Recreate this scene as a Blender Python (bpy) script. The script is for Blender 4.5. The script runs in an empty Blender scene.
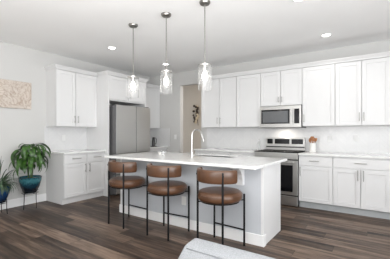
import bpy, bmesh, math, random
from mathutils import Vector, Matrix
random.seed(7)
C = bpy.context.scene
COL = C.collection
PI = math.pi

# ------------------------------------------------------------------ camera
cam_d = bpy.data.cameras.new('camera'); cam = bpy.data.objects.new('camera', cam_d); COL.objects.link(cam)
cam_d.sensor_width = 36.0; cam_d.sensor_fit = 'HORIZONTAL'
cam_d.lens = 36.0 * 273.1 / 390.0
cam_d.shift_y = 3.5 / 390.0
cam.location = (5.143, -5.394, 1.254)
cam.rotation_euler = (PI/2, 0, math.radians(34.3))
cam_d.clip_start = 0.05
C.camera = cam

# ------------------------------------------------------------------ world, light, exposure
C.view_settings.view_transform = 'Standard'
C.view_settings.look = 'None'
C.view_settings.gamma = 1.0
C.view_settings.use_curve_mapping = False
C.view_settings.exposure = -0.38
W = bpy.data.worlds.new('world'); C.world = W; W.use_nodes = True
W.node_tree.nodes['Background'].inputs[0].default_value = (0.93, 0.965, 1.0, 1)
W.node_tree.nodes['Background'].inputs[1].default_value = 1.6

def area_light(name, loc, rot, sx, sy, power, color=(1, 1, 1)):
    d = bpy.data.lights.new(name, 'AREA'); d.shape = 'RECTANGLE'; d.size = sx; d.size_y = sy
    d.energy = power; d.color = color
    o = bpy.data.objects.new(name, d); COL.objects.link(o); o.location = loc; o.rotation_euler = rot
    return o
# daylight arriving through the windows of the right and front walls
area_light('daylight_right', (8.12, -4.9, 1.35), (0, PI/2+math.radians(28), math.radians(12)), 1.5, 3.6, 250, (0.93, 0.965, 1.0))
area_light('daylight_front', (3.6, -8.5, 1.35), (PI/2+math.radians(28), 0, 0), 5.0, 1.6, 25, (1.0, 0.985, 0.965))

# added fill behind the camera, no fixture there, aimed up to brighten the ceiling
area_light('ceiling_fill', (5.2, -6.0, 1.45), (PI-math.radians(14), math.radians(-12), 0), 3.8, 2.6, 350, (1.0, 0.99, 0.975))

# ------------------------------------------------------------------ materials
def new_mat(name):
    m = bpy.data.materials.new(name); m.use_nodes = True
    return m, m.node_tree, m.node_tree.nodes['Principled BSDF']
def simple(name, col, rough=0.5, metal=0.0, noise=0.0, nscale=20, bump=0.0, spec=None, coat=0, **kw):
    m, nt, b = new_mat(name)
    b.inputs['Base Color'].default_value = (*col, 1); b.inputs['Roughness'].default_value = rough
    b.inputs['Metallic'].default_value = metal
    if spec is not None: b.inputs['Specular IOR Level'].default_value = spec
    if coat: b.inputs['Coat Weight'].default_value = coat
    if noise or bump:
        tc = nt.nodes.new('ShaderNodeTexCoord'); n = nt.nodes.new('ShaderNodeTexNoise')
        n.inputs['Scale'].default_value = nscale; n.inputs['Detail'].default_value = 4
        nt.links.new(tc.outputs['Object'], n.inputs['Vector'])
        if noise:
            r = nt.nodes.new('ShaderNodeValToRGB')
            r.color_ramp.elements[0].position = .3; r.color_ramp.elements[1].position = .7
            r.color_ramp.elements[0].color = (*[c*(1-noise) for c in col], 1)
            r.color_ramp.elements[1].color = (*[min(1, c*(1+noise)) for c in col], 1)
            nt.links.new(n.outputs['Fac'], r.inputs['Fac']); nt.links.new(r.outputs['Color'], b.inputs['Base Color'])
        if bump:
            bp = nt.nodes.new('ShaderNodeBump'); bp.inputs['Strength'].default_value = bump; bp.inputs['Distance'].default_value = 0.005
            nt.links.new(n.outputs['Fac'], bp.inputs['Height']); nt.links.new(bp.outputs['Normal'], b.inputs['Normal'])
    return m
def emit(name, col, s):
    m, nt, b = new_mat(name)
    b.inputs['Base Color'].default_value = (*col, 1)
    b.inputs['Emission Color'].default_value = (*col, 1); b.inputs['Emission Strength'].default_value = s
    return m

M = {}
M['wall'] = simple('wall_paint', (.59, .587, .575), .9, noise=.01, nscale=3)
M['hall'] = simple('hall_paint', (.55, .50, .44), .9, noise=.01, nscale=3)
M['ceiling'] = simple('ceiling_paint', (.93, .93, .925), .95, noise=.008, nscale=2)
M['trim'] = simple('white_trim', (.82, .82, .82), .5, noise=.005)
M['cab'] = simple('white_cabinet_paint', (.72, .72, .72), .4, noise=.004, nscale=8)
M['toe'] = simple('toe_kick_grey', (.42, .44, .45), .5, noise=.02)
M['knee'] = simple('island_grey_paint', (.53, .55, .58), .7, noise=.01, nscale=3)
M['dark'] = simple('dark_gap', (.03, .03, .03), .7)
M['black_metal'] = simple('black_metal', (.007, .007, .008), .5, spec=.25, noise=.1, nscale=40)
M['nickel'] = simple('brushed_nickel', (.55, .54, .52), .28, metal=1.0, noise=.04, nscale=60)
M['pull'] = simple('satin_nickel_pull', (.38, .375, .36), .35, metal=.9, noise=.04, nscale=60)
M['dark_nickel'] = simple('satin_dark_nickel', (.30, .29, .27), .3, metal=1.0, noise=.04, nscale=60)
M['black_plastic'] = simple('black_plastic', (.015, .015, .016), .3, noise=.05)
M['black_glass'] = simple('black_glass', (.006, .006, .007), .12, spec=.35, noise=.05)
M['plate'] = simple('outlet_plastic', (.78, .78, .77), .4, noise=.005)
M['slot'] = simple('outlet_slot', (.25, .25, .25), .5)
M['bulb'] = emit('bulb_glow', (1.0, .96, .90), 40)
M['led'] = emit('led_diffuser', (1.0, .97, .92), 9)
M['ceramic'] = simple('white_ceramic', (.84, .83, .81), .3, noise=.01)
M['soil'] = simple('potting_soil', (.035, .024, .017), .95, noise=.4, nscale=60, bump=.6)
M['silver_sink'] = simple('sink_steel', (.5, .5, .5), .3, metal=1.0, noise=.03)

def steel():
    m, nt, b = new_mat('stainless_steel')
    b.inputs['Metallic'].default_value = 1.0
    tc = nt.nodes.new('ShaderNodeTexCoord'); mp = nt.nodes.new('ShaderNodeMapping')
    mp.inputs['Scale'].default_value = (2, 2, 400)
    n = nt.nodes.new('ShaderNodeTexNoise'); n.inputs['Scale'].default_value = 1.0; n.inputs['Detail'].default_value = 2
    nt.links.new(tc.outputs['Object'], mp.inputs[0]); nt.links.new(mp.outputs[0], n.inputs['Vector'])
    r = nt.nodes.new('ShaderNodeValToRGB'); r.color_ramp.elements[0].color = (.54, .535, .52, 1); r.color_ramp.elements[1].color = (.60, .595, .58, 1)
    nt.links.new(n.outputs['Fac'], r.inputs[0]); nt.links.new(r.outputs[0], b.inputs['Base Color'])
    mr = nt.nodes.new('ShaderNodeMapRange'); mr.inputs['To Min'].default_value = .34; mr.inputs['To Max'].default_value = .42
    nt.links.new(n.outputs['Fac'], mr.inputs[0]); nt.links.new(mr.outputs[0], b.inputs['Roughness'])
    return m
M['steel'] = steel()

def glass(name, col=(1, 1, 1), rough=0.02, trans=1.0, ior=1.45):
    m, nt, b = new_mat(name)
    b.inputs['Base Color'].default_value = (*col, 1); b.inputs['Roughness'].default_value = rough
    b.inputs['Transmission Weight'].default_value = trans; b.inputs['IOR'].default_value = ior
    tc = nt.nodes.new('ShaderNodeTexCoord'); n = nt.nodes.new('ShaderNodeTexNoise'); n.inputs['Scale'].default_value = 35
    bp = nt.nodes.new('ShaderNodeBump'); bp.inputs['Strength'].default_value = .04; bp.inputs['Distance'].default_value = .002
    nt.links.new(tc.outputs['Object'], n.inputs['Vector']); nt.links.new(n.outputs['Fac'], bp.inputs['Height'])
    nt.links.new(bp.outputs['Normal'], b.inputs['Normal'])
    return m
M['glass'] = glass('clear_seeded_glass', rough=.08, trans=.97, ior=1.3)
M['tumbler'] = glass('clear_glass')
M['frost'] = glass('frosted_glass', (.96, .97, .97), .35)

def quartz():
    m, nt, b = new_mat('white_quartz')
    b.inputs['Roughness'].default_value = .12
    tc = nt.nodes.new('ShaderNodeTexCoord'); n = nt.nodes.new('ShaderNodeTexNoise'); n.inputs['Scale'].default_value = 1.6
    n.inputs['Detail'].default_value = 6; n.inputs['Distortion'].default_value = 1.6
    nt.links.new(tc.outputs['Object'], n.inputs['Vector'])
    r = nt.nodes.new('ShaderNodeValToRGB'); e = r.color_ramp.elements
    e[0].position = .47; e[0].color = (.79, .79, .78, 1); e[1].position = .53; e[1].color = (.79, .79, .78, 1)
    x = e.new(.5); x.color = (.70, .70, .69, 1)
    nt.links.new(n.outputs['Fac'], r.inputs[0]); nt.links.new(r.outputs[0], b.inputs['Base Color'])
    return m
M['quartz'] = quartz()

def math_node(nt, op, a, b=None):
    n = nt.nodes.new('ShaderNodeMath'); n.operation = op
    for i, v in enumerate((a, b)):
        if v is None: continue
        if isinstance(v, (int, float)): n.inputs[i].default_value = v
        else: nt.links.new(v, n.inputs[i])
    return n.outputs[0]
def tiles(name, axis):
    # marble tiles laid in a chevron
    m, nt, b = new_mat(name); b.inputs['Roughness'].default_value = .22
    tc = nt.nodes.new('ShaderNodeTexCoord'); s = nt.nodes.new('ShaderNodeSeparateXYZ')
    nt.links.new(tc.outputs['Object'], s.inputs[0])
    u = s.outputs[axis]; z = s.outputs[2]
    fold = math_node(nt, 'PINGPONG', u, 0.16)
    v = math_node(nt, 'ADD', z, math_node(nt, 'ADD', fold, 10.0))
    f = math_node(nt, 'FRACT', math_node(nt, 'DIVIDE', v, 0.075))
    ln = math_node(nt, 'LESS_THAN', f, 0.05)
    g = math_node(nt, 'LESS_THAN', math_node(nt, 'PINGPONG', math_node(nt, 'ADD', u, 0.0), 0.08), 0.0015)
    line = math_node(nt, 'MAXIMUM', ln, g)
    cell = math_node(nt, 'FLOOR', math_node(nt, 'DIVIDE', v, 0.075))
    cu = math_node(nt, 'FLOOR', math_node(nt, 'DIVIDE', u, 0.16))
    cx = nt.nodes.new('ShaderNodeCombineXYZ'); nt.links.new(cell, cx.inputs[0]); nt.links.new(cu, cx.inputs[1])
    wn = nt.nodes.new('ShaderNodeTexWhiteNoise'); nt.links.new(cx.outputs[0], wn.inputs['Vector'])
    n = nt.nodes.new('ShaderNodeTexNoise'); n.inputs['Scale'].default_value = 9; n.inputs['Detail'].default_value = 5; n.inputs['Distortion'].default_value = 1
    nt.links.new(tc.outputs['Object'], n.inputs['Vector'])
    mixf = math_node(nt, 'ADD', math_node(nt, 'MULTIPLY', wn.outputs['Value'], .5), math_node(nt, 'MULTIPLY', n.outputs['Fac'], .5))
    r = nt.nodes.new('ShaderNodeValToRGB'); r.color_ramp.elements[0].position = .2; r.color_ramp.elements[1].position = .7
    r.color_ramp.elements[0].color = (.675, .675, .68, 1); r.color_ramp.elements[1].color = (.705, .705, .705, 1)
    nt.links.new(mixf, r.inputs[0])
    mx = nt.nodes.new('ShaderNodeMix'); mx.data_type = 'RGBA'
    nt.links.new(line, mx.inputs['Factor']); nt.links.new(r.outputs[0], mx.inputs['A']); mx.inputs['B'].default_value = (.64, .64, .64, 1)
    nt.links.new(mx.outputs['Result'], b.inputs['Base Color'])
    return m
M['tile_x'] = tiles('marble_chevron_back', 0)
M['tile_y'] = tiles('marble_chevron_left', 1)

def floor_mat():
    m, nt, b = new_mat('vinyl_planks'); b.inputs['Roughness'].default_value = .42; b.inputs['Specular IOR Level'].default_value = .3
    tc = nt.nodes.new('ShaderNodeTexCoord')
    s = nt.nodes.new('ShaderNodeSeparateXYZ'); nt.links.new(tc.outputs['Object'], s.inputs[0])
    x, y = s.outputs[0], s.outputs[1]
    PW, PL = .183, 1.22
    row = math_node(nt, 'FLOOR', math_node(nt, 'DIVIDE', y, PW))
    wr = nt.nodes.new('ShaderNodeTexWhiteNoise'); wr.noise_dimensions = '1D'; nt.links.new(row, wr.inputs['W'])
    xs = math_node(nt, 'ADD', math_node(nt, 'DIVIDE', x, PL), wr.outputs['Value'])
    colm = math_node(nt, 'FLOOR', xs)
    cb = nt.nodes.new('ShaderNodeCombineXYZ'); nt.links.new(row, cb.inputs[0]); nt.links.new(colm, cb.inputs[1])
    wn = nt.nodes.new('ShaderNodeTexWhiteNoise'); wn.noise_dimensions = '2D'; nt.links.new(cb.outputs[0], wn.inputs['Vector'])
    # grain running along the plank
    cg = nt.nodes.new('ShaderNodeCombineXYZ')
    nt.links.new(math_node(nt, 'MULTIPLY', x, 1.3), cg.inputs[0]); nt.links.new(math_node(nt, 'MULTIPLY', y, 17), cg.inputs[1])
    nt.links.new(math_node(nt, 'MULTIPLY', wn.outputs['Value'], 30), cg.inputs[2])
    n = nt.nodes.new('ShaderNodeTexNoise'); n.inputs['Scale'].default_value = 1.0; n.inputs['Detail'].default_value = 6; n.inputs['Roughness'].default_value = .6; n.inputs['Distortion'].default_value = .5
    nt.links.new(cg.outputs[0], n.inputs['Vector'])
    fac = math_node(nt, 'ADD', math_node(nt, 'MULTIPLY', wn.outputs['Value'], .40), math_node(nt, 'MULTIPLY', math_node(nt, 'SUBTRACT', n.outputs['Fac'], .27), 1.35))
    r = nt.nodes.new('ShaderNodeValToRGB'); e = r.color_ramp.elements
    e[0].position = .18; e[0].color = (.018, .012, .009, 1); e[1].position = .95; e[1].color = (.28, .20, .148, 1)
    q = e.new(.5); q.color = (.080, .053, .039, 1)
    nt.links.new(fac, r.inputs[0])
    fy = math_node(nt, 'FRACT', math_node(nt, 'DIVIDE', y, PW)); fx = math_node(nt, 'FRACT', xs)
    line = math_node(nt, 'MAXIMUM', math_node(nt, 'LESS_THAN', fy, .016), math_node(nt, 'LESS_THAN', fx, .0025))
    mx = nt.nodes.new('ShaderNodeMix'); mx.data_type = 'RGBA'; nt.links.new(line, mx.inputs['Factor'])
    nt.links.new(r.outputs[0], mx.inputs['A']); mx.inputs['B'].default_value = (.02, .015, .012, 1)
    nt.links.new(mx.outputs['Result'], b.inputs['Base Color'])
    bp = nt.nodes.new('ShaderNodeBump'); bp.inputs['Strength'].default_value = .15; bp.inputs['Distance'].default_value = .002
    nt.links.new(n.outputs['Fac'], bp.inputs['Height']); nt.links.new(bp.outputs['Normal'], b.inputs['Normal'])
    return m
M['floor'] = floor_mat()

def leather():
    m = simple('brown_leather', (.098, .046, .024), .30, noise=.22, nscale=9, bump=.15)
    return m
M['leather'] = leather()
def fabric():
    m, nt, b = new_mat('grey_tweed'); b.inputs['Roughness'].default_value = .95; b.inputs['Specular IOR Level'].default_value = .1
    tc = nt.nodes.new('ShaderNodeTexCoord'); n = nt.nodes.new('ShaderNodeTexNoise'); n.inputs['Scale'].default_value = 160; n.inputs['Detail'].default_value = 3
    nt.links.new(tc.outputs['Object'], n.inputs['Vector'])
    r = nt.nodes.new('ShaderNodeValToRGB'); r.color_ramp.elements[0].position = .35; r.color_ramp.elements[1].position = .65
    r.color_ramp.elements[0].color = (.26, .27, .28, 1); r.color_ramp.elements[1].color = (.34, .35, .365, 1)
    nt.links.new(n.outputs['Fac'], r.inputs[0]); nt.links.new(r.outputs[0], b.inputs['Base Color'])
    bp = nt.nodes.new('ShaderNodeBump'); bp.inputs['Strength'].default_value = .4; bp.inputs['Distance'].default_value = .003
    nt.links.new(n.outputs['Fac'], bp.inputs['Height']); nt.links.new(bp.outputs['Normal'], b.inputs['Normal'])
    return m
M['fabric'] = fabric()
def wood(name, a, c):
    m, nt, b = new_mat(name); b.inputs['Roughness'].default_value = .55
    tc = nt.nodes.new('ShaderNodeTexCoord'); n = nt.nodes.new('ShaderNodeTexNoise'); n.inputs['Scale'].default_value = 25; n.inputs['Detail'].default_value = 4
    nt.links.new(tc.outputs['Object'], n.inputs['Vector'])
    r = nt.nodes.new('ShaderNodeValToRGB'); r.color_ramp.elements[0].color = (*a, 1); r.color_ramp.elements[1].color = (*c, 1)
    r.color_ramp.elements[0].position = .3; r.color_ramp.elements[1].position = .7
    nt.links.new(n.outputs['Fac'], r.inputs[0]); nt.links.new(r.outputs[0], b.inputs['Base Color'])
    return m
M['wood'] = wood('utensil_wood', (.27, .10, .035), (.45, .20, .08))
def leafmat(name, a, c):
    m = wood(name, a, c); m.node_tree.nodes['Principled BSDF'].inputs['Roughness'].default_value = .35
    return m
M['leaf'] = leafmat('broad_leaf_green', (.006, .026, .006), (.06, .16, .022))
M['leaf2'] = leafmat('fine_leaf_green', (.018, .045, .022), (.10, .16, .09))
M['stem'] = leafmat('plant_stem', (.03, .07, .02), (.08, .12, .04))
def pot_glaze(name, stops):
    m, nt, b = new_mat(name); b.inputs['Roughness'].default_value = .15
    tc = nt.nodes.new('ShaderNodeTexCoord'); s = nt.nodes.new('ShaderNodeSeparateXYZ'); nt.links.new(tc.outputs['Generated'], s.inputs[0])
    mp = nt.nodes.new('ShaderNodeMapping'); mp.inputs['Scale'].default_value = (30, 30, 2)
    n = nt.nodes.new('ShaderNodeTexNoise'); n.inputs['Scale'].default_value = 1.0
    nt.links.new(tc.outputs['Generated'], mp.inputs[0]); nt.links.new(mp.outputs[0], n.inputs['Vector'])
    v = math_node(nt, 'ADD', s.outputs[2], math_node(nt, 'MULTIPLY', math_node(nt, 'SUBTRACT', n.outputs['Fac'], .5), .5))
    r = nt.nodes.new('ShaderNodeValToRGB'); e = r.color_ramp.elements
    e[0].position = stops[0][0]; e[0].color = (*stops[0][1], 1); e[1].position = stops[-1][0]; e[1].color = (*stops[-1][1], 1)
    for p, c in stops[1:-1]: q = e.new(p); q.color = (*c, 1)
    nt.links.new(v, r.inputs[0]); nt.links.new(r.outputs[0], b.inputs['Base Color'])
    return m
M['pot_teal'] = pot_glaze('teal_drip_glaze', [(.25, (.003, .007, .014)), (.55, (.006, .035, .055)), (.85, (.05, .19, .22)), (1.0, (.01, .04, .055))])
M['pot_blue'] = pot_glaze('blue_glaze', [(.1, (.004, .010, .03)), (.6, (.01, .045, .13)), (1.0, (.02, .09, .2))])
def art_mat():
    m, nt, b = new_mat('carved_flower_panel'); b.inputs['Roughness'].default_value = .8
    tc = nt.nodes.new('ShaderNodeTexCoord')
    n = nt.nodes.new('ShaderNodeTexNoise'); n.inputs['Scale'].default_value = 5; n.inputs['Detail'].default_value = 2; n.inputs['Distortion'].default_value = 2.5
    nt.links.new(tc.outputs['Object'], n.inputs['Vector'])
    f = math_node(nt, 'PINGPONG', math_node(nt, 'MULTIPLY', n.outputs['Fac'], 9), 1.0)
    r = nt.nodes.new('ShaderNodeValToRGB'); e = r.color_ramp.elements
    e[0].position = 0; e[0].color = (.33, .25, .20, 1); e[1].position = 1; e[1].color = (.66, .61, .56, 1)
    q = e.new(.22); q.color = (.52, .45, .39, 1)
    nt.links.new(f, r.inputs[0])
    n2 = nt.nodes.new('ShaderNodeTexNoise'); n2.inputs['Scale'].default_value = 4
    nt.links.new(tc.outputs['Object'], n2.inputs['Vector'])
    mx = nt.nodes.new('ShaderNodeMix'); mx.data_type = 'RGBA'; mx.blend_type = 'MIX'
    nt.links.new(math_node(nt, 'MULTIPLY', n2.outputs['Fac'], .5), mx.inputs['Factor']); nt.links.new(r.outputs[0], mx.inputs['A']); mx.inputs['B'].default_value = (.60, .50, .42, 1)
    nt.links.new(mx.outputs['Result'], b.inputs['Base Color'])
    bp = nt.nodes.new('ShaderNodeBump'); bp.inputs['Strength'].default_value = .5; bp.inputs['Distance'].default_value = .01
    nt.links.new(f, bp.inputs['Height']); nt.links.new(bp.outputs['Normal'], b.inputs['Normal'])
    return m
M['art'] = art_mat()
M['dried'] = simple('dried_leaf', (.05, .035, .025), .8, noise=.3)
M['cream'] = simple('cream_blossom', (.62, .52, .38), .8, noise=.1)

# ------------------------------------------------------------------ mesh helpers
class MB:
    def __init__(s): s.bm = bmesh.new()
    def box(s, x0, x1, y0, y1, z0, z1):
        if x0 > x1: x0, x1 = x1, x0
        if y0 > y1: y0, y1 = y1, y0
        if z0 > z1: z0, z1 = z1, z0
        v = [s.bm.verts.new(p) for p in ((x0,y0,z0),(x1,y0,z0),(x1,y1,z0),(x0,y1,z0),(x0,y0,z1),(x1,y0,z1),(x1,y1,z1),(x0,y1,z1))]
        for f in ((0,3,2,1),(4,5,6,7),(0,1,5,4),(1,2,6,5),(2,3,7,6),(3,0,4,7)): s.bm.faces.new([v[i] for i in f])
        return s
    def prism(s, pts, fn, a, b):
        # pts: 2D outline; fn(u,v,t)->3D; extruded from t=a to t=b
        A = [s.bm.verts.new(fn(u, v, a)) for u, v in pts]; B = [s.bm.verts.new(fn(u, v, b)) for u, v in pts]
        n = len(pts)
        s.bm.faces.new(A); s.bm.faces.new(B[::-1])
        for i in range(n): s.bm.faces.new([A[i], B[i], B[(i+1) % n], A[(i+1) % n]])
        return s
    def tube(s, pts, r, n=12, caps=True):
        pts = [Vector(p) for p in pts]; rs = r if isinstance(r, (list, tuple)) else [r]*len(pts)
        t0 = (pts[1]-pts[0]).normalized(); up = Vector((0,0,1)) if abs(t0.z) < .9 else Vector((1,0,0))
        a = t0.cross(up).normalized(); rings = []
        for i, p in enumerate(pts):
            t = (pts[min(i+1, len(pts)-1)]-pts[max(i-1, 0)]).normalized()
            a = (a - t*a.dot(t)).normalized(); b = t.cross(a)
            rings.append([s.bm.verts.new(p + (a*math.cos(2*PI*k/n)+b*math.sin(2*PI*k/n))*rs[i]) for k in range(n)])
        for i in range(len(rings)-1):
            for k in range(n):
                s.bm.faces.new([rings[i][k], rings[i][(k+1) % n], rings[i+1][(k+1) % n], rings[i+1][k]])
        if caps: s.bm.faces.new(rings[0][::-1]); s.bm.faces.new(rings[-1])
        return s
    def lathe(s, prof, cx=0, cy=0, n=32, closed=False):
        rings = []
        for r, z in prof:
            if r < 1e-6: rings.append([s.bm.verts.new((cx, cy, z))])
            else: rings.append([s.bm.verts.new((cx+r*math.cos(2*PI*k/n), cy+r*math.sin(2*PI*k/n), z)) for k in range(n)])
        rr = list(zip(rings, rings[1:])) + ([(rings[-1], rings[0])] if closed else [])
        for A, B in rr:
            for k in range(n):
                k2 = (k+1) % n
                if len(A) == 1 and len(B) == 1: continue
                if len(A) == 1: s.bm.faces.new([A[0], B[k2], B[k]])
                elif len(B) == 1: s.bm.faces.new([A[k], A[k2], B[0]])
                else: s.bm.faces.new([A[k], A[k2], B[k2], B[k]])
        return s
    def ball(s, c, r, sx=1, sy=1, sz=1, u=10, v=7):
        res = bmesh.ops.create_uvsphere(s.bm, u_segments=u, v_segments=v, radius=r)
        for w in res['verts']: w.co = Vector((w.co.x*sx+c[0], w.co.y*sy+c[1], w.co.z*sz+c[2]))
        return s
    def leaf(s, base, az, length, width, e0, e1, petiole=.3, fold=.25, n=9, twist=0.0):
        # arching blade: elevation goes from e0 to e1 along its length
        p = Vector(base); d = Vector((math.cos(az), math.sin(az), 0)); side0 = Vector((-math.sin(az), math.cos(az), 0)); rows = []
        for i in range(n+1):
            t = i/n; e = e0+(e1-e0)*t**.8
            dirv = d*math.cos(e)+Vector((0,0,1))*math.sin(e)
            if i: p = p + dirv*(length/n)
            if p.x < .05: p.x = .05
            nrm = -d*math.sin(e)+Vector((0,0,1))*math.cos(e)
            if t < petiole: w = .005
            else:
                q = (t-petiole)/(1-petiole); w = max(.002, width*.5*(math.sin(PI*min(1, q**.75))**.8 if q < 1 else 0))
            sd = (side0*math.cos(twist*t)+nrm*math.sin(twist*t))
            rows.append([s.bm.verts.new(p+sd*w+nrm*w*fold), s.bm.verts.new(p.copy()), s.bm.verts.new(p-sd*w+nrm*w*fold)])
        for A, B in zip(rows, rows[1:]):
            s.bm.faces.new([A[0], A[1], B[1], B[0]]); s.bm.faces.new([A[1], A[2], B[2], B[1]])
        return s
    def obj(s, name, mat, parent=None, smooth=False, bevel=0.0, seg=2, thick=0.0):
        bmesh.ops.recalc_face_normals(s.bm, faces=s.bm.faces[:])
        me = bpy.data.meshes.new(name); s.bm.to_mesh(me); s.bm.free()
        o = bpy.data.objects.new(name, me); COL.objects.link(o); me.materials.append(M[mat])
        if smooth:
            for p in me.polygons: p.use_smooth = True
            me.set_sharp_from_angle(angle=math.radians(40))
        if parent is not None:
            T = parent
            off = Vector((0,0,0))
            while T is not None: off += T.location; T = T.parent
            me.transform(Matrix.Translation(-off)); o.parent = parent
        if thick:
            md = o.modifiers.new('thickness', 'SOLIDIFY'); md.thickness = thick; md.offset = 0
        if bevel:
            md = o.modifiers.new('bevel', 'BEVEL'); md.width = bevel; md.segments = seg; md.limit_method = 'ANGLE'
        return o
def tag(o, label=None, cat=None, group=None, kind=None):
    if label: o['label'] = label
    if cat: o['category'] = cat
    if group: o['group'] = group
    if kind: o['kind'] = kind
    return o
def thing(name, label, cat, loc=(0,0,0), group=None):
    o = bpy.data.objects.new(name, None); COL.objects.link(o); o.location = loc; o.empty_display_size = .1
    return tag(o, label, cat, group)
def struct(name, mb, mat, **k): return tag(mb.obj(name, mat, **k), kind='structure')
def copy_tree(o, parent=None):
    c = o.copy(); COL.objects.link(c); c.parent = parent
    for ch in list(o.children): copy_tree(ch, c)
    return c

# ------------------------------------------------------------------ the room
ZC = 2.752; XR = 8.2; YF = -8.6; T = .12
struct('floor', MB().box(-.3, XR+.2, YF-.2, 3.0, -.1, 0), 'floor')
struct('ceiling', MB().box(-.3, XR+.2, YF-.2, 3.0, ZC, ZC+.15), 'ceiling')
struct('wall_left', MB().box(-T, 0, YF, 0, 0, ZC), 'wall')
OX0, OX1, OZ = 1.02, 1.64, 2.432
wb = MB().box(-T, OX0, 0, T, 0, ZC).box(OX1, XR, 0, T, 0, ZC).box(OX0, OX1, 0, T, OZ, ZC)
struct('wall_back', wb, 'wall')
# right wall with a wide window
wr = MB().box(XR, XR+T, YF, -6.6, 0, ZC).box(XR, XR+T, -2.0, T, 0, ZC).box(XR, XR+T, -6.6, -2.0, 0, .55).box(XR, XR+T, -6.6, -2.0, 2.4, ZC)
struct('wall_right', wr, 'wall')
wf = MB().box(-T, 1.0, YF-T, YF, 0, ZC).box(6.2, XR+T, YF-T, YF, 0, ZC).box(1.0, 6.2, YF-T, YF, 0, .45).box(1.0, 6.2, YF-T, YF, 2.4, ZC)
struct('wall_front', wf, 'wall')
w1 = MB()
for y in (-6.6, -5.07, -3.53, -2.05): w1.box(XR+.02, XR+.09, y, y+.05, .55, 2.4)
w1.box(XR+.02, XR+.09, -6.6, -2.0, .55, .6).box(XR+.02, XR+.09, -6.6, -2.0, 2.35, 2.4)
struct('window_1', w1, 'trim')
w2 = MB()
for x in (1.0, 2.72, 4.43, 6.15): w2.box(x, x+.05, YF-.09, YF-.02, .45, 2.4)
w2.box(1.0, 6.2, YF-.09, YF-.02, .45, .5).box(1.0, 6.2, YF-.09, YF-.02, 2.35, 2.4)
struct('window_2', w2, 'trim')
# hallway behind the opening
struct('wall_hall_back', MB().box(-1.6, 3.6, 1.45, 1.57, 0, ZC), 'hall')
struct('wall_hall_left', MB().box(-1.72, -1.6, 0, 1.57, 0, ZC), 'hall')
struct('wall_hall_right', MB().box(2.6, 2.72, T, 1.45, 0, ZC), 'hall')
d = bpy.data.lights.new('hall_fill', 'AREA'); d.shape = 'DISK'; d.size = .3; d.energy = 26; d.color = (1, .94, .87)  # added unseen light to brighten the hallway, no fixture modelled
hl = bpy.data.objects.new('hall_fill', d); COL.objects.link(hl); hl.location = (1.9, .8, ZC-.02)
# baseboards
def base_y(name, x0, x1, y, s):
    struct(name, MB().box(x0, x1, y, y+s*.014, 0, .125).box(x0, x1, y, y+s*.009, .125, .135), 'trim')
struct('baseboard_left', MB().box(0, .014, YF, -2.767, 0, .125).box(0, .009, YF, -2.767, .125, .135), 'trim')
base_y('baseboard_back', .66, OX0, 0, -1)
base_y('baseboard_hall', -1.6, 2.6, 1.45, -1)

# ------------------------------------------------------------------ cabinets
def lin(axis, u, v, z):      # cabinet frame: u along wall, v out from wall
    return (u, -v, z) if axis == 'x' else (v, u, z)
def cbox(mb, ax, u0, u1, v0, v1, z0, z1):
    a = lin(ax, u0, v0, z0); b = lin(ax, u1, v1, z1)
    return mb.box(a[0], b[0], a[1], b[1], a[2], b[2])
def handle(ax, u, v, z, vertical, parent, L=.135):
    m = MB()
    if vertical:
        m.tube([lin(ax, u, v+.032, z-L/2), lin(ax, u, v+.032, z+L/2)], .006, 10)
        for q in (-1, 1): m.tube([lin(ax, u, v-.001, z+q*L*.36), lin(ax, u, v+.032, z+q*L*.36)], .005, 8)
    else:
        m.tube([lin(ax, u-L/2, v+.032, z), lin(ax, u+L/2, v+.032, z)], .006, 10)
        for q in (-1, 1): m.tube([lin(ax, u+q*L*.36, v-.001, z), lin(ax, u+q*L*.36, v+.032, z)], .005, 8)
    return m.obj('handle', 'pull', parent, smooth=True)
def shaker(ax, u0, u1, v, z0, z1, parent, name='door', rail=.06, th=.02):
    m = MB(); g = .0028; u0 += g; u1 -= g; z0 += g; z1 -= g*1.5
    if z1-z0 < .2: cbox(m, ax, u0, u1, v, v+th, z0, z1)
    else:
        cbox(m, ax, u0, u1, v, v+th-.012, z0+.001, z1-.001)
        cbox(m, ax, u0, u0+rail, v, v+th, z0, z1); cbox(m, ax, u1-rail, u1, v, v+th, z0, z1)
        cbox(m, ax, u0+rail, u1-rail, v, v+th, z0, z0+rail); cbox(m, ax, u0+rail, u1-rail, v, v+th, z1-rail, z1)
    return m.obj(name, 'cab', parent, bevel=.0015, seg=1)
UD = .33; BD = .585; UZ0, UZ1 = 1.372, 2.405
def upper(ax, u0, u1, label, doors, z0=UZ0, z1=UZ1, depth=UD, group='white upper cabinets'):
    loc = lin(ax, (u0+u1)/2, 0, z0)
    t = thing('upper_cabinet', label, 'cabinet', loc, group)
    cbox(MB(), ax, u0+.001, u1-.001, .001, depth, z0, z1).obj('body', 'cab', t) if False else None
    m = MB(); cbox(m, ax, u0+.0005, u1-.0005, .001, depth-.001, z0, z1); m.obj('body', 'cab', t)
    for (a, b, hu) in doors:
        dd = shaker(ax, a+.002, b-.002, depth, z0+.004, z1-.002, t)
        if hu is not None: handle(ax, hu, depth+.02, z0+(.14 if z1-z0 > .8 else .115), True, dd, .135 if z1-z0 > .8 else .10)
    return t
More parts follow.
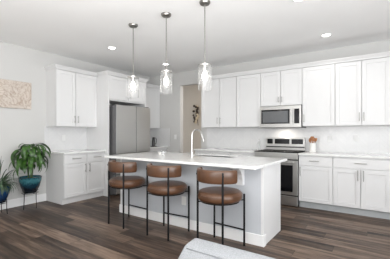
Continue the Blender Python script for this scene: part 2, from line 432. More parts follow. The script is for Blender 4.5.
def basecab(ax, u0, u1, label, drawers, doors, group='white base cabinets', endpanel=None):
    loc = lin(ax, (u0+u1)/2, 0, 0)
    t = thing('base_cabinet', label, 'cabinet', loc, group)
    m = MB(); cbox(m, ax, u0+.0005, u1-.0005, .001, BD, .11, .883); m.obj('body', 'cab', t)
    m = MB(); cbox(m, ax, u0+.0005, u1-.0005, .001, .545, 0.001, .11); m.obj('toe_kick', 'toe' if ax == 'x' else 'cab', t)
    for (a, b, hu, L) in drawers:
        dd = shaker(ax, a+.002, b-.002, BD, .712, .863, t, 'drawer')
        handle(ax, hu, BD+.02, .797, False, dd, L)
    for (a, b, hu) in doors:
        dd = shaker(ax, a+.002, b-.002, BD, .113, .705, t)
        if hu is not None: handle(ax, hu, BD+.02, .612, True, dd, .16)
    return t
# back-wall uppers
upper('x', 1.867, 2.715, 'tall white double-door upper cabinet at the open left end of the back wall run', [(1.867, 2.318, 2.284), (2.318, 2.715, 2.352)])
upper('x', 2.715, 3.227, 'tall white single-door upper cabinet just left of the microwave', [(2.715, 3.227, None)])
upper('x', 3.227, 3.989, 'short white double-door cabinet directly above the microwave', [(3.227, 3.608, 3.578), (3.608, 3.989, 3.638)], z0=1.755)
upper('x', 3.989, 4.511, 'tall white single-door upper cabinet just right of the microwave', [(3.989, 4.511, 4.023)])
upper('x', 4.511, 5.266, 'tall white double-door upper cabinet furthest from the microwave on the right', [(4.511, 4.888, 4.858), (4.888, 5.266, 4.918)])
# left-wall uppers
upper('y', -2.765, -1.917, 'white double-door upper cabinet on the left wall beside the refrigerator enclosure', [(-2.765, -2.385, -2.415), (-2.385, -1.917, -2.345)])
upper('y', -.868, -.002, 'white upper cabinet in the corner between refrigerator and back wall', [(-.868, -.002, None)])
# crown moulding
def crown(name, ax, u0, u1, v, ends, z0=2.4055):
    P = [(0, 0), (.008, 0), (.012, .018), (.038, .052), (.045, .056), (.045, .069), (0, .069)]
    m = MB()
    e0, e1 = ends
    m2 = [(v+a-.02, z0+b) for a, b in P]
    A = []; B = []
    for (a, b) in P:
        A.append(m.bm.verts.new(lin(ax, u0-(a if e0 else 0), v-.0+a, z0+b))); B.append(m.bm.verts.new(lin(ax, u1+(a if e1 else 0), v+a, z0+b)))
    n = len(P)
    for i in range(n): m.bm.faces.new([A[i], B[i], B[(i+1) % n], A[(i+1) % n]])
    if not e0: m.bm.faces.new(A)
    if not e1: m.bm.faces.new(B[::-1])
    for flag, R, uu, sg in ((e0, A, u0, -1), (e1, B, u1, 1)):
        if flag:
            D = [m.bm.verts.new(lin(ax, uu+sg*a, .001 if flag is True else flag, z0+b)) for a, b in P]
            for i in range(n): m.bm.faces.new([R[i], D[i], D[(i+1) % n], R[(i+1) % n]])
            m.bm.faces.new(D)
    cbox(m, ax, u0+.002, u1-.002, .003, v-.0005, z0+.003, z0+.066)
    struct(name, m, 'cab')
crown('trim_1', 'x', 1.867, 5.266, .35, (True, True))
crown('trim_2', 'y', -2.765, -1.9175, .35, (True, False))
crown('trim_3', 'y', -1.9165, -.87, .70, (.4, .4))
crown('trim_4', 'y', -.868, -.002, .35, (False, False))

# left base cabinet
basecab('y', -2.765, -1.917, 'white base cabinet with two drawers on the left wall, nearest the plants',
        [(-2.765, -2.318, -2.54, .17), (-2.318, -1.917, -2.11, .17)], [(-2.765, -2.318, -2.36), (-2.318, -1.917, -2.275)])
basecab('y', -.868, -.002, 'white base cabinet in the corner beyond the refrigerator', [(-.868, -.60, -.73, .12)], [(-.868, -.60, None)])
# back-wall base cabinets
basecab('x', 1.867, 2.69, 'white base cabinet at the left end of the back wall run, behind the island faucet', [(1.867, 2.278, 2.07, .17), (2.278, 2.69, 2.48, .17)], [(1.867, 2.278, 2.24), (2.278, 2.69, 2.32)])
basecab('x', 2.69, 3.227, 'white base cabinet immediately left of the range', [(2.69, 3.227, 2.96, .15)], [(2.69, 3.227, 2.73)])
basecab('x', 3.989, 4.511, 'white base cabinet with one drawer and one door immediately right of the range', [(3.989, 4.511, 4.24, .15)], [(3.989, 4.511, 4.022)])
basecab('x', 4.511, 5.266, 'wide white base cabinet with one long drawer over two doors, rightmost on the back wall', [(4.511, 5.266, 4.889, .16)], [(4.511, 4.888, 4.852), (4.888, 5.266, 4.925)])

# countertops
tag(MB().box(.001, .635, -2.785, -1.9175, .8835, .914).obj('countertop', 'quartz', bevel=.003), 'short white quartz countertop on the left wall beside the plants', 'countertop')
tag(MB().box(.001, .635, -.867, -.001, .8835, .914).obj('countertop', 'quartz', bevel=.003), 'white quartz countertop in the corner under the black coffee maker', 'countertop')
tag(MB().box(1.85, 3.226, -.635, -.001, .8835, .914).obj('countertop', 'quartz', bevel=.003), 'white quartz countertop on the back wall left of the range', 'countertop')
tag(MB().box(3.99, 5.29, -.635, -.001, .8835, .914).obj('countertop', 'quartz', bevel=.003), 'white quartz countertop on the back wall right of the range', 'countertop')
# backsplashes
tag(MB().box(1.80, 5.29, -.009, -.0005, .9145, 1.371).obj('backsplash', 'tile_x'), 'white marble chevron tile backsplash behind the range on the back wall', 'backsplash')
tag(MB().box(.0005, .009, -2.80, -1.918, .9145, 1.371).obj('backsplash', 'tile_y'), 'white marble tile backsplash on the left wall above the short counter', 'backsplash')
bs = MB().box(.0005, .009, -.866, -.010, .9145, 1.371).box(.0005, .678, -.009, -.0005, .9145, 1.371)
tag(bs.obj('backsplash', 'tile_x'), 'marble tile backsplash wrapping the corner beside the refrigerator', 'backsplash')

# refrigerator enclosure and refrigerator
t = thing('refrigerator_enclosure', 'tall white enclosure with cabinet doors surrounding the stainless refrigerator', 'cabinet', (.35, -1.39, 0))
MB().box(.001, .70, -1.9165, -1.888, 0.001, 2.405).obj('side_panel', 'cab', t)
MB().box(.001, .70, -.897, -.8685, 0.001, 2.405).obj('side_panel', 'cab', t)
MB().box(.001, .68, -1.8878, -.8972, 1.905, 2.404).obj('body', 'cab', t)
for a, b, h in ((-1.888, -1.3925, -1.425), (-1.3925, -.897, -1.36)):
    dd = shaker('y', a, b, .68, 1.93, 2.40, t); handle('y', h, .70, 2.05, True, dd, .11)
f = thing('refrigerator', 'stainless steel French-door refrigerator set in the white enclosure', 'refrigerator', (.45, -1.365, 0))
FY0, FY1 = -1.846, -.898
MB().box(.03, .75, FY0+.004, FY1-.004, .03, 1.79).box(.05, .70, FY0+.05, FY1-.05, .001, .03).obj('body', 'dark_nickel' if False else 'fridge_side', f) if False else None
M['fridge_side'] = simple('fridge_side_grey', (.16, .16, .165), .45, metal=.4, noise=.03)
MB().box(.03, .75, FY0+.004, FY1-.004, .03, 1.79).box(.05, .70, FY0+.05, FY1-.05, .001, .03).obj('body', 'fridge_side', f)
mid = -1.318
for a, b in ((FY0, mid-.006), (mid+.006, FY1)):
    dd = MB().box(.756, .8535, a, b, .845, 1.812).obj('door', 'fridge_side', f, bevel=.004)
    MB().box(.854, .862, a+.001, b-.001, .846, 1.811).obj('door_skin', 'steel', dd, bevel=.003)
for z0, z1 in ((.44, .835), (.05, .43)):
    dd = MB().box(.756, .8535, FY0, FY1, z0, z1).obj('freezer_drawer', 'fridge_side', f, bevel=.004)
    MB().box(.854, .862, FY0+.001, FY1-.001, z0+.001, z1-.001).obj('drawer_skin', 'steel', dd, bevel=.003)
for y in (FY0+.03, FY1-.08): MB().box(.70, .84, y, y+.05, 1.8125, 1.828).obj('hinge_cover', 'black_plastic', f)

# ------------------------------------------------------------------ range and microwave
M['cooktop_black'] = simple('cooktop_black', (.006, .006, .006), .55, spec=.08)
r = thing('range', 'stainless steel electric range with black glass oven door between white cabinets', 'range', (3.608, -.33, 0))
X0, X1 = 3.232, 3.984
MB().box(X0, X1, -.62, -.012, .03, .905).obj('body', 'black_plastic', r)
MB().box(X0+.03, X1-.03, -.58, -.03, .001, .03).obj('base', 'black_plastic', r)
MB().box(X0, X1, -.655, -.621, .805, .905).obj('front_panel', 'steel', r, bevel=.003)
dd = MB().box(X0, X1, -.660, -.6205, .200, .786).obj('oven_door', 'steel', r, bevel=.004)
MB().box(X0+.07, X1-.075, -.6635, -.6602, .255, .705).obj('door_glass', 'black_glass', dd)
hb = MB().tube([(X0+.05, -.715, .757), (X1-.05, -.715, .757)], .013, 12)
for x in (X0+.08, X1-.08): hb.tube([(x, -.659, .757), (x, -.715, .757)], .009, 8)
hb.obj('handle', 'steel', dd, smooth=True)
MB().box(X0, X1, -.658, -.6205, .022, .180).obj('drawer', 'steel', r, bevel=.004)
ct = MB().box(X0-.004, X1+.004, -.668, -.10, .9152, .930).obj('cooktop', 'cooktop_black', r, bevel=.003)
for x, y, R in ((3.42, -.50, .10), (3.80, -.50, .085), (3.42, -.24, .075), (3.80, -.24, .10)):
    MB().lathe([(R-.004, .9303), (R, .9303), (R, .9308), (R-.004, .9308)], x, y, 40, True).obj('burner_ring', 'nickel', ct)
MB().box(X0, X1, -.668, -.656, .885, .9148).obj('cooktop_trim', 'steel', r)
bk = MB().box(X0+.01, X1-.01, -.085, -.0105, .9152, 1.165).obj('back_panel', 'steel', r, bevel=.006)
MB().box(X0+.012, X1-.012, -.0868, -.0852, .976, .998).obj('vent_slot', 'black_plastic', bk)
for a, b in ((X0+.035, X0+.145), (X0+.185, X1-.285), (X1-.245, X1-.04)):
    MB().box(a, b, -.089, -.0853, 1.045, 1.140).obj('display', 'black_glass', bk)

M['screen'] = simple('screen_and_reflection', (.13, .135, .14), .15, spec=.5, noise=.03)  # mesh screen grey, lightened to stand for the reflection in the door glass
m = thing('microwave', 'stainless over-the-range microwave with black glass door under short cabinet', 'microwave', (3.608, -.2, 1.35))
MB().box(X0, X1, -.375, -.003, 1.352, 1.7535).obj('body', 'black_plastic', m)
dd = MB().box(X0, X1-.135, -.402, -.376, 1.356, 1.747).obj('door', 'steel', m, bevel=.004)
MB().box(X0+.03, X1-.195, -.4055, -.4022, 1.425, 1.685).obj('door_glass', 'black_glass', dd)
MB().box(X0+.055, X1-.225, -.4062, -.4056, 1.445, 1.655).obj('window_screen', 'screen', dd)
hb = MB().tube([(X1-.16, -.44, 1.41), (X1-.16, -.44, 1.70)], .011, 12)
for z in (1.43, 1.68): hb.tube([(X1-.16, -.401, z), (X1-.16, -.44, z)], .008, 8)
hb.obj('handle', 'steel', dd, smooth=True)
cp = MB().box(X1-.133, X1, -.402, -.376, 1.356, 1.747).obj('control_panel', 'steel', m, bevel=.004)
MB().box(X1-.118, X1-.03, -.4055, -.4022, 1.425, 1.685).obj('keypad', 'black_glass', cp)
# the cooktop lamp in the microwave's underside
lp = MB().box(3.53, 3.69, -.25, -.17, 1.349, 1.3518).obj('task_lamp', 'plate', m)
area_light('microwave_task_light', (3.608, -.2, 1.345), (0, 0, 0), .10, .03, 2.0, (1, .93, .82))

# ------------------------------------------------------------------ island
IX0, IX1, IY0, IY1 = 1.73, 4.073, -2.485, -1.89
isl = thing('kitchen_island', 'long grey-sided kitchen island with white end panel beneath quartz top', 'island', ((IX0+IX1)/2, (IY0+IY1)/2, 0))
MB().box(IX0+.031, IX1-.056, IY0, IY0+.02, .001, .883).obj('front_panel', 'knee', isl)
MB().box(IX1-.03, IX1, IY0-.001, IY1+.02, .001, .883).obj('end_panel', 'cab', isl, bevel=.002)
MB().box(IX0, IX0+.03, IY0-.002, IY1+.02, .001, .883).obj('end_panel', 'cab', isl, bevel=.002)
MB().box(IX1-.0555, IX1-.0305, IY0+.0, IY0+.02, .001, .883).obj('corner_strip', 'knee', isl)
MB().box(IX0+.031, IX1-.031, IY0-.006, IY0-.0005, .835, .883).obj('top_rail', 'knee', isl)
kp = MB().box(IX0+.06, 3.99, -1.72, -1.70, .11, .883).box(3.97, 3.99, IY1+.0, -1.7205, .11, .883).box(IX0+.06, IX0+.08, IY1, -1.7205, .11, .883)
kp.obj('kitchen_side_body', 'cab', isl)
bb = MB()
bb.box(IX0+.03, IX1+.008, IY0-.013, IY0-.0015, .001, .125).box(IX0-.012, IX0+.03, IY0-.013, IY0-.0025, .001, .125)
bb.box(IX1+.0005, IX1+.008, IY0-.001, IY0+.06, .001, .125).box(IX0-.012, IX0-.0005, IY0-.002, IY1+.02, .001, .125)
bb.obj('baseboard', 'trim', isl, bevel=.002)
def corbel(x):
    P = [(0, .8825), (.20, .8825), (.20, .862), (.15, .855), (.11, .83), (.07, .78), (.055, .72), (.05, .66), (0, .66)]
    MB().prism(P, lambda u, v, t_: (t_, IY0-.0065-u, v), x, x+.085).obj('corbel', 'cab', isl, bevel=.002)
corbel(3.765)
tag(MB().box(2.945, 3.02, IY0-.006, IY0-.0005, .30, .415).obj('electrical_outlet', 'plate', bevel=.002), 'white electrical outlet low on the island behind the middle and right stools', 'electrical outlet')

# island top with the sink cut out
SX0, SX1, SY0, SY1 = 2.75, 3.42, -2.02, -1.74
TX0, TX1, TY0, TY1 = 1.71, 4.10, -2.78, -1.665
tp = MB(); z0, z1 = .8835, .914
xs = (TX0, SX0, SX1, TX1); ys = (TY0, SY0, SY1, TY1)
V = {}
for k, z in enumerate((z0, z1)):
    for i, x in enumerate(xs):
        for j, y in enumerate(ys): V[i, j, k] = tp.bm.verts.new((x, y, z))
for i in range(3):
    for j in range(3):
        if (i, j) == (1, 1): continue
        for k in (0, 1): tp.bm.faces.new([V[i, j, k], V[i+1, j, k], V[i+1, j+1, k], V[i, j+1, k]])
for i in range(3):
    for j in (0, 3): tp.bm.faces.new([V[i, j, 0], V[i+1, j, 0], V[i+1, j, 1], V[i, j, 1]]); tp.bm.faces.new([V[j, i, 0], V[j, i+1, 0], V[j, i+1, 1], V[j, i, 1]])
for a, b in (((1,1),(2,1)), ((2,1),(2,2)), ((2,2),(1,2)), ((1,2),(1,1))):
    tp.bm.faces.new([V[a[0],a[1],0], V[b[0],b[1],0], V[b[0],b[1],1], V[a[0],a[1],1]])
tag(tp.obj('island_countertop', 'quartz', bevel=.003), 'long white quartz island top overhanging toward the three stools', 'countertop')
# sink
sk = MB(); th = .004; a, b, c, e = SX0+.004, SX1-.004, SY0+.004, SY1-.004
sk.box(a, b, c, e, .70, .70+th).box(a, a+th, c, e, .70, .905).box(b-th, b, c, e, .70, .905).box(a, b, c, c+th, .70, .905).box(a, b, e-th, e, .70, .905)
tag(sk.obj('kitchen_sink', 'silver_sink', bevel=.001), 'steel undermount sink sunk into the island top beside the faucet', 'sink')
# faucet
FX, FYY = 2.86, -2.13
fa = thing('faucet', 'tall nickel gooseneck pull-down faucet on the island top', 'faucet', (FX, FYY, .9145))
MB().lathe([(0, .9147), (.030, .9147), (.030, .921), (.024, .926), (.024, .98), (.017, .995), (0, .995)], FX, FYY, 24).obj('base', 'nickel', fa, smooth=True)
dv = Vector((.35, .94, 0)).normalized()
pts = [Vector((FX, FYY, .99)), Vector((FX, FYY, 1.10)), Vector((FX, FYY, 1.205))]
R = .088
for k in range(1, 13):
    an = PI*k/12*.93
    pts.append(Vector((FX, FYY, 1.215)) + dv*(R-R*math.cos(an)) + Vector((0, 0, R*math.sin(an))))
MB().tube(pts, .0125, 14).obj('spout', 'nickel', fa, smooth=True)
e0 = pts[-1]; dr = (pts[-1]-pts[-2]).normalized()
MB().tube([e0+dr*.0005, e0+dr*.02, e0+dr*.09, e0+dr*.11], [.0135, .0165, .0165, .019], 14).obj('spray_head', 'nickel', fa, smooth=True)
MB().tube([(FX-.0235, FYY, .955), (FX-.045, FYY, .957), (FX-.10, FYY-.005, .972)], [.010, .008, .006], 10).obj('lever_handle', 'nickel', fa, smooth=True)
# small items on the island
gl = MB().lathe([(.0, .9146), (.030, .9146), (.034, .98), (.0325, .98), (.033, .92), (0, .92)], 2.40, -2.24, 28)
tag(gl.obj('glass_tumbler', 'tumbler', smooth=True), 'small clear glass tumbler near the far left end of the island top', 'glass')
bw = MB().lathe([(.0, .9146), (.022, .9146), (.036, .95), (.034, .952), (.02, .92), (0, .92)], 2.24, -2.12, 28)
tag(bw.obj('small_bowl', 'ceramic', smooth=True), 'tiny white bowl beside the tumbler on the island top', 'bowl')

# ------------------------------------------------------------------ bar stools
def make_stool():
    t = thing('bar_stool', '', 'stool', (0, 0, 0), 'bar stools at the island')
    hb_, hf_, k_ = .160, .200, .190
    for sx, sy, top in ((-1, -1, .845), (1, -1, .845), (-1, 1, .575), (1, 1, .575)):
        h = hb_ if sy < 0 else hf_
        MB().tube([(sx*h, sy*k_, 0.002), (sx*h, sy*k_, top)], .0115, 12).lathe([(0, top-.001), (.0115, top-.001), (.0105, top+.004), (0, top+.006)], sx*h, sy*k_, 12).obj('leg', 'black_metal', t, smooth=True)
    MB().tube([(-hf_+.008, k_, .178), (hf_-.008, k_, .178)], .009, 10).obj('footrest', 'black_metal', t, smooth=True)
    fr = MB()
    for a, b in (((-hb_, -k_), (hf_, k_)), ((hb_, -k_), (-hf_, k_))): fr.tube([(a[0]*.96, a[1]*.96, .512), (b[0]*.96, b[1]*.96, .512)], .007, 8)
    fr.lathe([(.20, .509), (.215, .509), (.215, .519), (.20, .519)], 0, 0, 40, True)
    fr.obj('seat_frame', 'black_metal', t, smooth=True)
    P = []
    R0 = .250; z0, z1 = .520, .626; rr = .048
    P.append((0, z0))
    for k in range(9):
        a = -PI/2+PI/2*k/8; P.append((R0-rr+rr*math.cos(a), z0+rr+rr*math.sin(a)))
    for k in range(9):
        a = PI/2*k/8; P.append((R0-rr+rr*math.cos(a), z1-rr+rr*math.sin(a)))
    P += [(.12, z1+.004), (0, z1+.005)]
    st = MB().lathe(P, 0, 0, 48).obj('seat', 'leather', t, smooth=True)
    sm = MB()
    sm.lathe([(R0-.001+.003*math.cos(2*PI*k/6), (z0+z1)/2+.022+.003*math.sin(2*PI*k/6)) for k in range(6)], 0, 0, 48, True).obj('piping', 'leather', st, smooth=True)
    # curved backrest cushion wrapping the seat's rear
    bk = MB(); rows = []; A0 = math.radians(180+6); A1 = math.radians(360-6); N = 36; K = 16
    for i in range(N+1):
        tt = i/N; an = A0+(A1-A0)*tt
        edge = min(tt, 1-tt)*(A1-A0)*.21; s = math.sqrt(max(0, 1-max(0, 1-edge/.03)**2))
        s = max(s, .12)
        ring = []
        for k in range(K):
            a = 2*PI*k/K; cs, sn = math.cos(a), math.sin(a)
            pr = .026*s*math.copysign(abs(cs)**.6, cs); pz = .071*(.55+.45*s)*math.copysign(abs(sn)**.5, sn)
            rad = .230+pr
            ring.append(bk.bm.verts.new((rad*math.cos(an), rad*math.sin(an), .80+pz)))
        rows.append(ring)
    for A, B in zip(rows, rows[1:]):
        for k in range(K): bk.bm.faces.new([A[k], A[(k+1) % K], B[(k+1) % K], B[k]])
    bk.bm.faces.new(rows[0]); bk.bm.faces.new(rows[-1][::-1])
    bo = bk.obj('backrest', 'leather', t, smooth=True)
    for sx in (-1, 1):
        bt = MB()
        d_ = Vector((sx, -1, 0)).normalized()
        for z in (.815,):
            c_ = Vector((sx*hb_, -k_, z)); bt.tube([c_-d_*.018, c_+d_*.016], .010, 12)
        bt.obj('bolt', 'black_metal', bo, smooth=True)
    return t
s1 = make_stool()
spots = [(2.205, -2.77, -3, 'brown leather bar stool with black frame at far left end of island'),
         (2.925, -2.762, 3, 'brown leather bar stool in the middle of the three at the island'),
         (3.672, -2.755, -4, 'brown leather bar stool at the right end, closest to the sofa')]
for i, (x, y, rz, lb) in enumerate(spots):
    o = s1 if i == 0 else copy_tree(s1)
    o.location = (x, y, 0); o.rotation_euler = (0, 0, math.radians(rz)); o['label'] = lb

# ------------------------------------------------------------------ pendants and ceiling lights
def make_pendant():
    t = thing('pendant_light', '', 'pendant light', (0, 0, 0), 'pendant lights over the island')
    MB().lathe([(0, -.0005), (.063, -.0005), (.063, -.016), (.052, -.030), (.012, -.034), (0, -.034)], 0, 0, 32).obj('canopy', 'dark_nickel', t, smooth=True)
    MB().tube([(0, 0, -.034), (0, 0, -.70)], .0055, 12).obj('rod', 'dark_nickel', t, smooth=True)
    MB().lathe([(0, -.695), (.012, -.695), (.016, -.715), (.078, -.719), (.078, -.734), (.022, -.735), (.022, -.79), (0, -.79)], 0, 0, 32).obj('cap', 'nickel', t, smooth=True)
    g = MB().lathe([(.075, -.735), (.077, -.735), (.077, -1.005), (.075, -1.005)], 0, 0, 48, True)
    g.obj('glass_shade', 'glass', t, smooth=True)
    bl = MB().lathe([(0, -.7902), (.013, -.7902), (.014, -.80), (.028, -.825), (.034, -.85), (.030, -.88), (.016, -.90), (0, -.904)], 0, 0, 24)
    bl.obj('bulb', 'bulb', t, smooth=True)
    return t
p1 = make_pendant()
for i, (x, lb) in enumerate(((2.309, 'glass cylinder pendant light hanging over the left stool, leftmost of three'),
                             (2.905, 'glass cylinder pendant light hanging over the middle stool'),
                             (3.48, 'glass cylinder pendant light nearest the back wall cabinets in view, rightmost of three'))):
    o = p1 if i == 0 else copy_tree(p1)
    o.location = (x, -2.757, ZC-.0005); o['label'] = lb
def make_can():
    t = thing('recessed_light', '', 'ceiling light', (0, 0, 0), 'recessed ceiling lights')
    MB().lathe([(.058, -.0005), (.082, -.0005), (.080, -.006), (.058, -.004)], 0, 0, 36, True).obj('trim_ring', 'trim', t, smooth=True)
    MB().lathe([(0, -.001), (.0575, -.001), (.0575, -.003), (0, -.003)], 0, 0, 36).obj('diffuser', 'led', t)
    return t
c1 = make_can()
for i, (x, y, lb) in enumerate(((1.23, -2.25, 'round recessed ceiling light above the left wall cabinets, leftmost in view'),
                               (1.264, -.844, 'round recessed ceiling light seen just above the middle pendant shade'),
                               (4.448, -.815, 'round recessed ceiling light above the right back wall cabinets'),
                               (4.39, -2.235, 'round recessed ceiling light at the very top edge of view right of the pendants'))):
    o = c1 if i == 0 else copy_tree(c1)
    o.location = (x, y, ZC-.0005); o['label'] = lb
    d = bpy.data.lights.new('can_lamp', 'SPOT'); d.energy = 12; d.spot_size = math.radians(150); d.spot_blend = .6; d.shadow_soft_size = .05; d.color = (1, .975, .94)
    l = bpy.data.objects.new('can_lamp', d); COL.objects.link(l); l.location = (x, y, ZC-.012)

# ------------------------------------------------------------------ outlets and switches on walls
def plate_x(name, x, z, label, cat, w=.07):
    t = thing(name, label, cat, (x, -.01 if x > 1.7 else -.0005, z))
    y = -.0095 if x > 1.7 else -.0008
    MB().box(x-w/2, x+w/2, y-.006, y, z-.057, z+.057).obj('cover_plate', 'plate', t, bevel=.002)
    MB().box(x-.016, x+.016, y-.0085, y-.0062, z-.033, z+.033).obj('rocker' if 'switch' in name else 'socket', 'plate', t, bevel=.001)
plate_x('light_switch', .869, 1.154, 'white light switch on the back wall beside the hallway opening', 'light switch')
plate_x('electrical_outlet', 4.386, 1.16, 'white outlet on the backsplash nearest the utensil crock', 'electrical outlet')
plate_x('electrical_outlet', 4.794, 1.155, 'white outlet on the backsplash below the rightmost upper cabinet', 'electrical outlet')
t = thing('electrical_outlet', 'white outlet on the left wall backsplash above the short counter', 'electrical outlet', (.01, -2.43, 1.16))
MB().box(.0095, .0155, -2.465, -2.395, 1.103, 1.217).obj('cover_plate', 'plate', t, bevel=.002)
MB().box(.0157, .018, -2.446, -2.414, 1.127, 1.193).obj('socket', 'plate', t, bevel=.001)

# ------------------------------------------------------------------ counter items
CX, CY = 4.135, -.20
t = thing('utensil_crock', 'round white ceramic crock holding wooden utensils right of the range', 'crock', (CX, CY, .9145))
MB().lathe([(0, .9148), (.050, .9148), (.053, .92), (.053, 1.075), (.048, 1.075), (.048, .925), (0, .925)], CX, CY, 32).obj('crock', 'ceramic', t, smooth=True)
ut = [(-.030, .00, -.055, .18, 'spoon'), (-.012, .012, -.022, .205, 'spatula'), (.012, -.01, .02, .20, 'spoon'), (.030, .006, .055, .185, 'spatula'), (.0, -.022, .0, .215, 'spatula')]
ulab = ['wooden spoon leaning furthest left in the white crock', 'wooden spatula left of centre at the back of the white crock', 'wooden spoon right of centre in the white crock',
        'wooden spatula leaning furthest right in the white crock', 'tallest wooden spatula at the front middle of the white crock']
for (dx, dy, ex_, L, kd), lb in zip(ut, ulab):
    b0 = Vector((CX+dx*.6, CY+dy, .928)); e_ = Vector((CX+ex_*.75, CY+dy*1.3, .928+L*.98)); dr = (e_-b0).normalized()
    mm = MB().tube([b0, e_], .005, 8)
    if kd == 'spoon': mm.ball(e_+dr*.02, .025, .9, .35, 1.5, 14, 10)
    else:
        q = e_+dr*-.01
        mm.prism([(-.012, 0), (-.024, .02), (-.026, .065), (.026, .065), (.024, .02), (.012, 0)], lambda u, v, t_, q=q, dr=dr: (q.x+u+dr.x*v, q.y+t_, q.z+v), -.004, .004)
    tag(mm.obj('wooden_'+kd, 'wood', smooth=True), lb, 'utensil', 'wooden utensils in the crock')
bx, by = 3.12, -.16
t = thing('glass_bottle', 'slim frosted glass bottle on the back counter just left of the range', 'bottle', (bx, by, .9145))
MB().lathe([(0, .9148), (.030, .9148), (.032, .925), (.032, 1.03), (.012, 1.07), (.011, 1.11), (0, 1.11)], bx, by, 24).obj('body', 'frost', t, smooth=True)
MB().lathe([(0, 1.1102), (.009, 1.1102), (.010, 1.13), (.006, 1.145), (0, 1.146)], bx, by, 16).obj('stopper', 'nickel', t, smooth=True)
# coffee maker
kx, ky = .47, -.36
t = thing('coffee_maker', 'small black coffee maker on the corner counter beyond the refrigerator', 'coffee maker', (kx, ky, .9145))
MB().box(kx-.05, kx+.06, ky-.05, ky+.04, .9148, .930).obj('base', 'black_plastic', t, bevel=.004)
MB().lathe([(0, .9303), (.038, .9303), (.036, 1.05), (.030, 1.13), (.024, 1.15), (0, 1.152)], kx-.01, ky, 24).obj('carafe', 'black_plastic', t, smooth=True)
MB().tube([(kx+.018, ky, 1.13), (kx+.06, ky+.01, 1.13), (kx+.075, ky+.01, 1.10), (kx+.072, ky+.01, 1.02), (kx+.055, ky+.01, .985), (kx+.022, ky, .985)], .008, 8).obj('handle', 'black_plastic', t, smooth=True)

# ------------------------------------------------------------------ wall art and hallway flowers
tag(MB().box(.002, .035, -3.72, -3.036, 1.672, 2.137).obj('wall_art', 'art', bevel=.003), 'beige carved flower panel hung on the left wall above the plants', 'wall art')
fl = thing('dried_flower_spray', 'dark dried flower spray with cream blossoms hung on the hallway wall', 'flowers', (.56, 1.44, 1.6))
dk = MB(); cr = MB()
dk.tube([(.60, 1.43, 1.48), (.57, 1.43, 1.7), (.53, 1.43, 1.95), (.50, 1.43, 2.08)], .006, 6)
for k in range(26):
    z = 1.57+.5*k/25; x = .575-.1*(z-1.55)+random.uniform(-.10, .10)
    (dk if k % 3 else cr).ball((x, 1.40+random.uniform(-.02, .02), z), random.uniform(.032, .052), 1, .5, .8, 8, 6)
dk.obj('leaves', 'dried', fl, smooth=True); cr.obj('blossoms', 'cream', fl, smooth=True)

# ------------------------------------------------------------------ plants
def stand(x, y, z_top, R, foot, label):
    t = thing('plant_stand', label, 'plant stand', (x, y, 0), 'metal plant stands')
    m = MB()
    for r_, z in ((R*.78, z_top+.02), (R*.80, z_top-.02)):
        m.tube([(x+r_*math.cos(2*PI*k/28), y+r_*math.sin(2*PI*k/28), z) for k in range(29)], .004, 8)
    for k in range(2):
        a = k*PI/2+.3; m.tube([(x-R*.72*math.cos(a), y-R*.72*math.sin(a), z_top-.02), (x+R*.72*math.cos(a), y+R*.72*math.sin(a), z_top-.02)], .004, 6)
    m.obj('ring', 'black_metal', t, smooth=True)
    for k in range(4):
        a = foot+k*PI/2
        q = lambda r_, z: (x+r_*math.cos(a), y+r_*math.sin(a), z)
        MB().tube([q(R*.80, z_top+.03), q(R*.80, z_top-.10), q(R*.86, .005)], .0055, 8).obj('leg', 'black_metal', t, smooth=True)
    return t
def pot(x, y, zb, zt, rb, rt, mat, parent):
    h = zt-zb
    MB().lathe([(0, zb), (rb, zb), (rb+(rt-rb)*.55, zb+h*.35), (rt*.97, zb+h*.75), (rt, zt-.012), (rt+.006, zt-.006), (rt, zt), (rt-.012, zt), (rt-.016, zt-.05), (0, zt-.05)], x, y, 40).obj('pot', mat, parent, smooth=True)
    MB().lathe([(0, zt-.0495), (rt-.018, zt-.0495), (rt-.02, zt-.03), (0, zt-.022)], x, y, 24).obj('soil', 'soil', parent, smooth=True)
# teal pot, broad drooping leaves
px, py = .285, -3.17
stand(px, py, .275, .15, .35, 'black wire plant stand under the teal pot, beside the base cabinet')
t = thing('potted_plant', 'bushy plant with broad drooping green leaves in a teal glazed pot', 'plant', (px, py, .27))
pot(px, py, .262, .525, .095, .17, 'pot_teal', t)
lf = MB(); st = MB()
for k in range(5):
    a = k*2*PI/5; st.tube([(px+.03*math.cos(a), py+.03*math.sin(a), .50), (px+.05*math.cos(a+.3), py+.05*math.sin(a+.3), .75), (px+.06*math.cos(a+.2), py+.06*math.sin(a+.2), .98)], .008, 6)
for k in range(84):
    az = random.uniform(0, 2*PI); layer = random.random()**.7
    z = .68+.38*layer; L = random.uniform(.24, .46)*(1.1-.2*layer)
    r0 = random.uniform(.01, .07); bx_, by_ = px+r0*math.cos(az), py+r0*math.sin(az)
    if math.cos(az) < -.3: L *= .55           # the wall side stays short
    e0 = random.uniform(.6, 1.35); e1 = random.uniform(-2.3, -1.3)
    lf.leaf((bx_, by_, z), az, L, random.uniform(.05, .08), e0, e1, .12, .3, 10, random.uniform(-.6, .6))
st.obj('stem', 'stem', t, smooth=True); lf.obj('foliage', 'leaf', t, smooth=True)
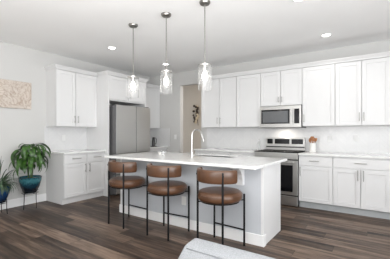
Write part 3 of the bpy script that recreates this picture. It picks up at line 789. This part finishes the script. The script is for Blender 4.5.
# blue pot at the left edge, fine arching leaves
px, py = .30, -3.63
stand(px, py, .20, .13, .9, 'black wire plant stand under the blue pot at the left edge of view')
t = thing('potted_plant', 'plant with thin arching leaves in a dark blue pot at left edge', 'plant', (px, py, .2))
pot(px, py, .19, .44, .085, .15, 'pot_blue', t)
lf = MB()
for k in range(210):
    az = random.uniform(0, 2*PI); tall = k % 2
    L = random.uniform(.48, .72) if tall else random.uniform(.3, .5)
    if math.cos(az) < -.25: L *= .55
    r0 = random.uniform(0, .07)
    if math.sin(az) > -.2: L *= .58
    lf.leaf((px+r0*math.cos(az), py+r0*math.sin(az), .42), az, L, random.uniform(.012, .022), random.uniform(1.4, 1.57), random.uniform(-1.2, .7) if tall else random.uniform(-2.2, -.6), .05, .2, 9, random.uniform(-.6, .6))
lf.obj('foliage', 'leaf2', t, smooth=True)

# ------------------------------------------------------------------ sofa in the foreground
sx0, sx1 = 4.18, 6.3
so = thing('sofa', 'light grey tweed upholstered sofa at the bottom edge in front of the stools', 'sofa', ((sx0+sx1)/2, -4.4, 0))
P = [(-3.95, .06), (-3.93, .30), (-3.935, .52), (-3.945, .57), (-3.97, .597), (-4.00, .605), (-4.07, .60), (-4.10, .592), (-4.16, .545), (-4.24, .44), (-4.28, .30), (-4.28, .06)]
MB().prism(P, lambda u, v, t_: (t_, u, v), sx0, sx1).obj('back', 'fabric', so, bevel=.03, seg=4, smooth=True)
MB().box(sx0+.01, sx1-.01, -4.95, -4.281, .06, .28).obj('base', 'fabric', so, bevel=.02, seg=3)
for k in range(2):
    w = (sx1-sx0-.02)/2; a = sx0+.01+k*w
    MB().box(a+.004, a+w-.004, -4.96, -4.282, .282, .43).obj('seat_cushion', 'fabric', so, bevel=.04, seg=4, smooth=True)
pp = MB().tube([(sx0+.03, -4.112, .5865), (sx1-.03, -4.112, .5865)], .004, 8)
pp.obj('piping', 'fabric', so, smooth=True)
for x in (sx0+.08, sx1-.08):
    for y in (-4.02, -4.88): MB().tube([(x, y, .001), (x, y, .0595)], [.018, .024], 12).obj('leg', 'black_metal', so, smooth=True)
